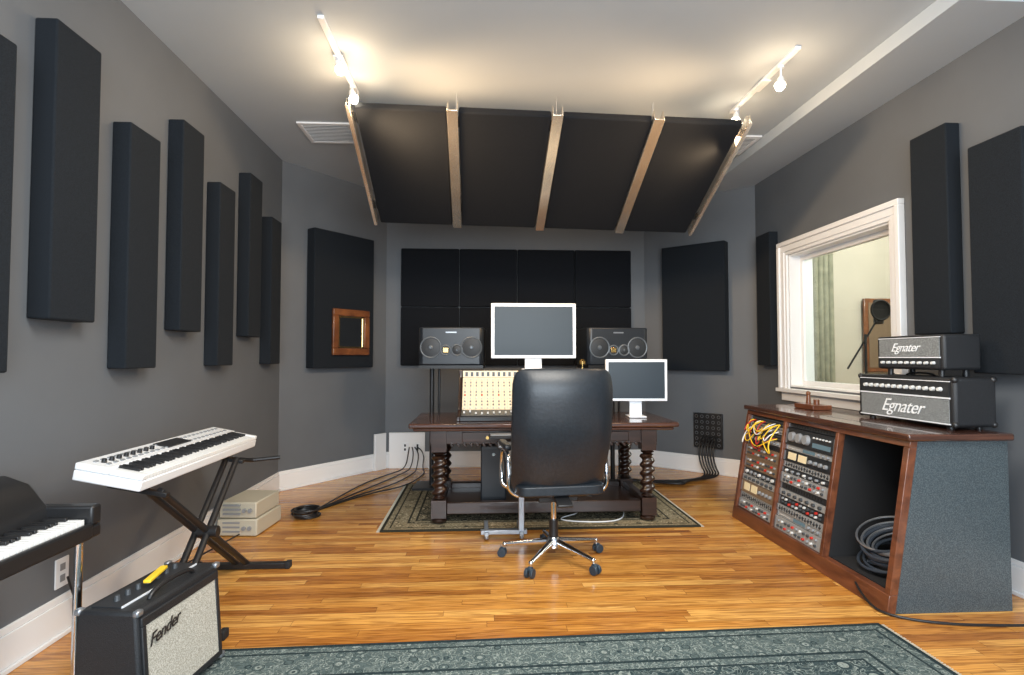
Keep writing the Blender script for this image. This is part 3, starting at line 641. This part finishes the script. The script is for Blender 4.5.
wp=E('wall_outlet',(XL,2.67,.28)); P().bb(0,.007,-.04,.04,-.065,.065).make('plate',M_white,wp,bevel=.002); P().bb(.006,.009,-.015,.015,-.04,-.01).bb(.006,.009,-.015,.015,.01,.04).make('sockets',M_knobg,wp)
c=along(RB,dR,.735,nR,.014); xb=E('audio_snake_wall_box',(*c,.46),rot=(0,0,math.atan2(-.674,.738)))
P().box((0,0,0),(.31,.028,.37)).make('plate',M_blk,xb,bevel=.004); k=P(); k2=P()
for i in range(5):
    for j in range(6): k.torus((-.12+i*.06,-.016,-.15+j*.06),.015,.003,'Y',16,6); k2.cyl((-.12+i*.06,-.013,-.15+j*.06),(-.12+i*.06,-.019,-.15+j*.06),.012,seg=12)
k.make('xlr_rings',M_steel,xb); k2.make('xlr_sockets',M_blk,xb)
for i in range(6):
    s0=Vector((c[0],c[1]))+Vector(dR)*(-.04+.03*i)
    tube('audio_snake_cable',[(s0.x-.02,s0.y-.02,.40),(s0.x-.12,s0.y-.12,.33),(s0.x-.1,s0.y-.12,.12),(s0.x-.06,s0.y-.2,.02),(s0.x-.25-.05*i,s0.y-.36,.012+i*.003),(s0.x-.6,s0.y-.42-.04*i,.012+i*.004),(1.40,5.55+.03*i,.022)],.009,M_blk)
for i in range(4):
    o_=.06*i
    tube('floor_cable',[(-.80+o_*.5,6.37,.24),(-.80+o_,6.30,.2),(-.82+o_,6.22,.03),(-.95+o_*2,6.1,.008),(-1.15+o_*2.5,5.65-o_,.008+.002*i),(-1.28+o_*1.2,5.0+o_,.008),(-1.34,4.62,.012)],.006,M_blk)
tube('floor_cable',[(-.68,6.36,.24),(-.6,6.26,.14),(-.55,6.1,.01),(-.3,5.8,.008),(-.4,5.5,.02),(-.1,5.3,.02),(-.05,5.05,.02)],.005,M_white)
tube('floor_cable',[(.6,4.95,.02),(.9,4.5,.02),(.5,4.25,.02),(1.0,4.15,.02),(1.15,4.4,.02),(1.18,4.75,.02)],.005,M_white)
tube('floor_cable',[(-1.66,4.0,.03),(-1.75,3.7,.008),(-1.8,3.2,.008),(-1.78,2.8,.008),(-1.84,2.7,.1),(-1.86,2.67,.26)],.005,M_blk)
tube('floor_cable',[(1.98,2.9,.06),(1.93,2.75,.01),(1.98,2.6,.008),(2.3,2.5,.008),(2.76,2.5,.008)],.006,M_blk)
# ------------------------------------------------ lights
def area(name,loc,target,sx,sy,e,col):
    l=D.lights.new(name,'AREA'); l.shape='RECTANGLE'; l.size=sx; l.size_y=sy; l.energy=e; l.color=col
    o=link(D.objects.new(name,l)); o.location=loc; o.rotation_euler=(Vector(target)-Vector(loc)).to_track_quat('-Z','Y').to_euler()
area('rear_cool_fill',(.4,-1.3,1.7),(.4,5,1.6),3.4,2.2,235,(.82,.92,1))  # added cool fill light behind the camera; no window exists there
area('overhead_fill',(.5,1.4,3.0),(.5,2.4,0),1.8,.9,125,(1,.95,.87))  # added overhead fill to brighten floor and walls, no fixture modelled
l=D.lights.new('booth_light','POINT'); l.energy=140; l.color=(1,.94,.84); l.shadow_soft_size=.15
o=link(D.objects.new('booth_light',l)); o.location=(4.1,4.6,2.7)
W=D.worlds.new('world'); C.scene.world=W; W.use_nodes=True
W.node_tree.nodes['Background'].inputs[0].default_value=(.66,.80,1,1); W.node_tree.nodes['Background'].inputs[1].default_value=1.0
# ------------------------------------------------ camera
cam=D.cameras.new('camera'); cam.sensor_width=36; cam.lens=560/1024*36; cam.clip_start=.02
co=link(D.objects.new('camera',cam)); co.location=(0,0,1.25); co.rotation_euler=(math.radians(92.0),0,math.radians(-3.17)); C.scene.camera=co
C.scene.view_settings.view_transform='Standard'; C.scene.view_settings.exposure=0
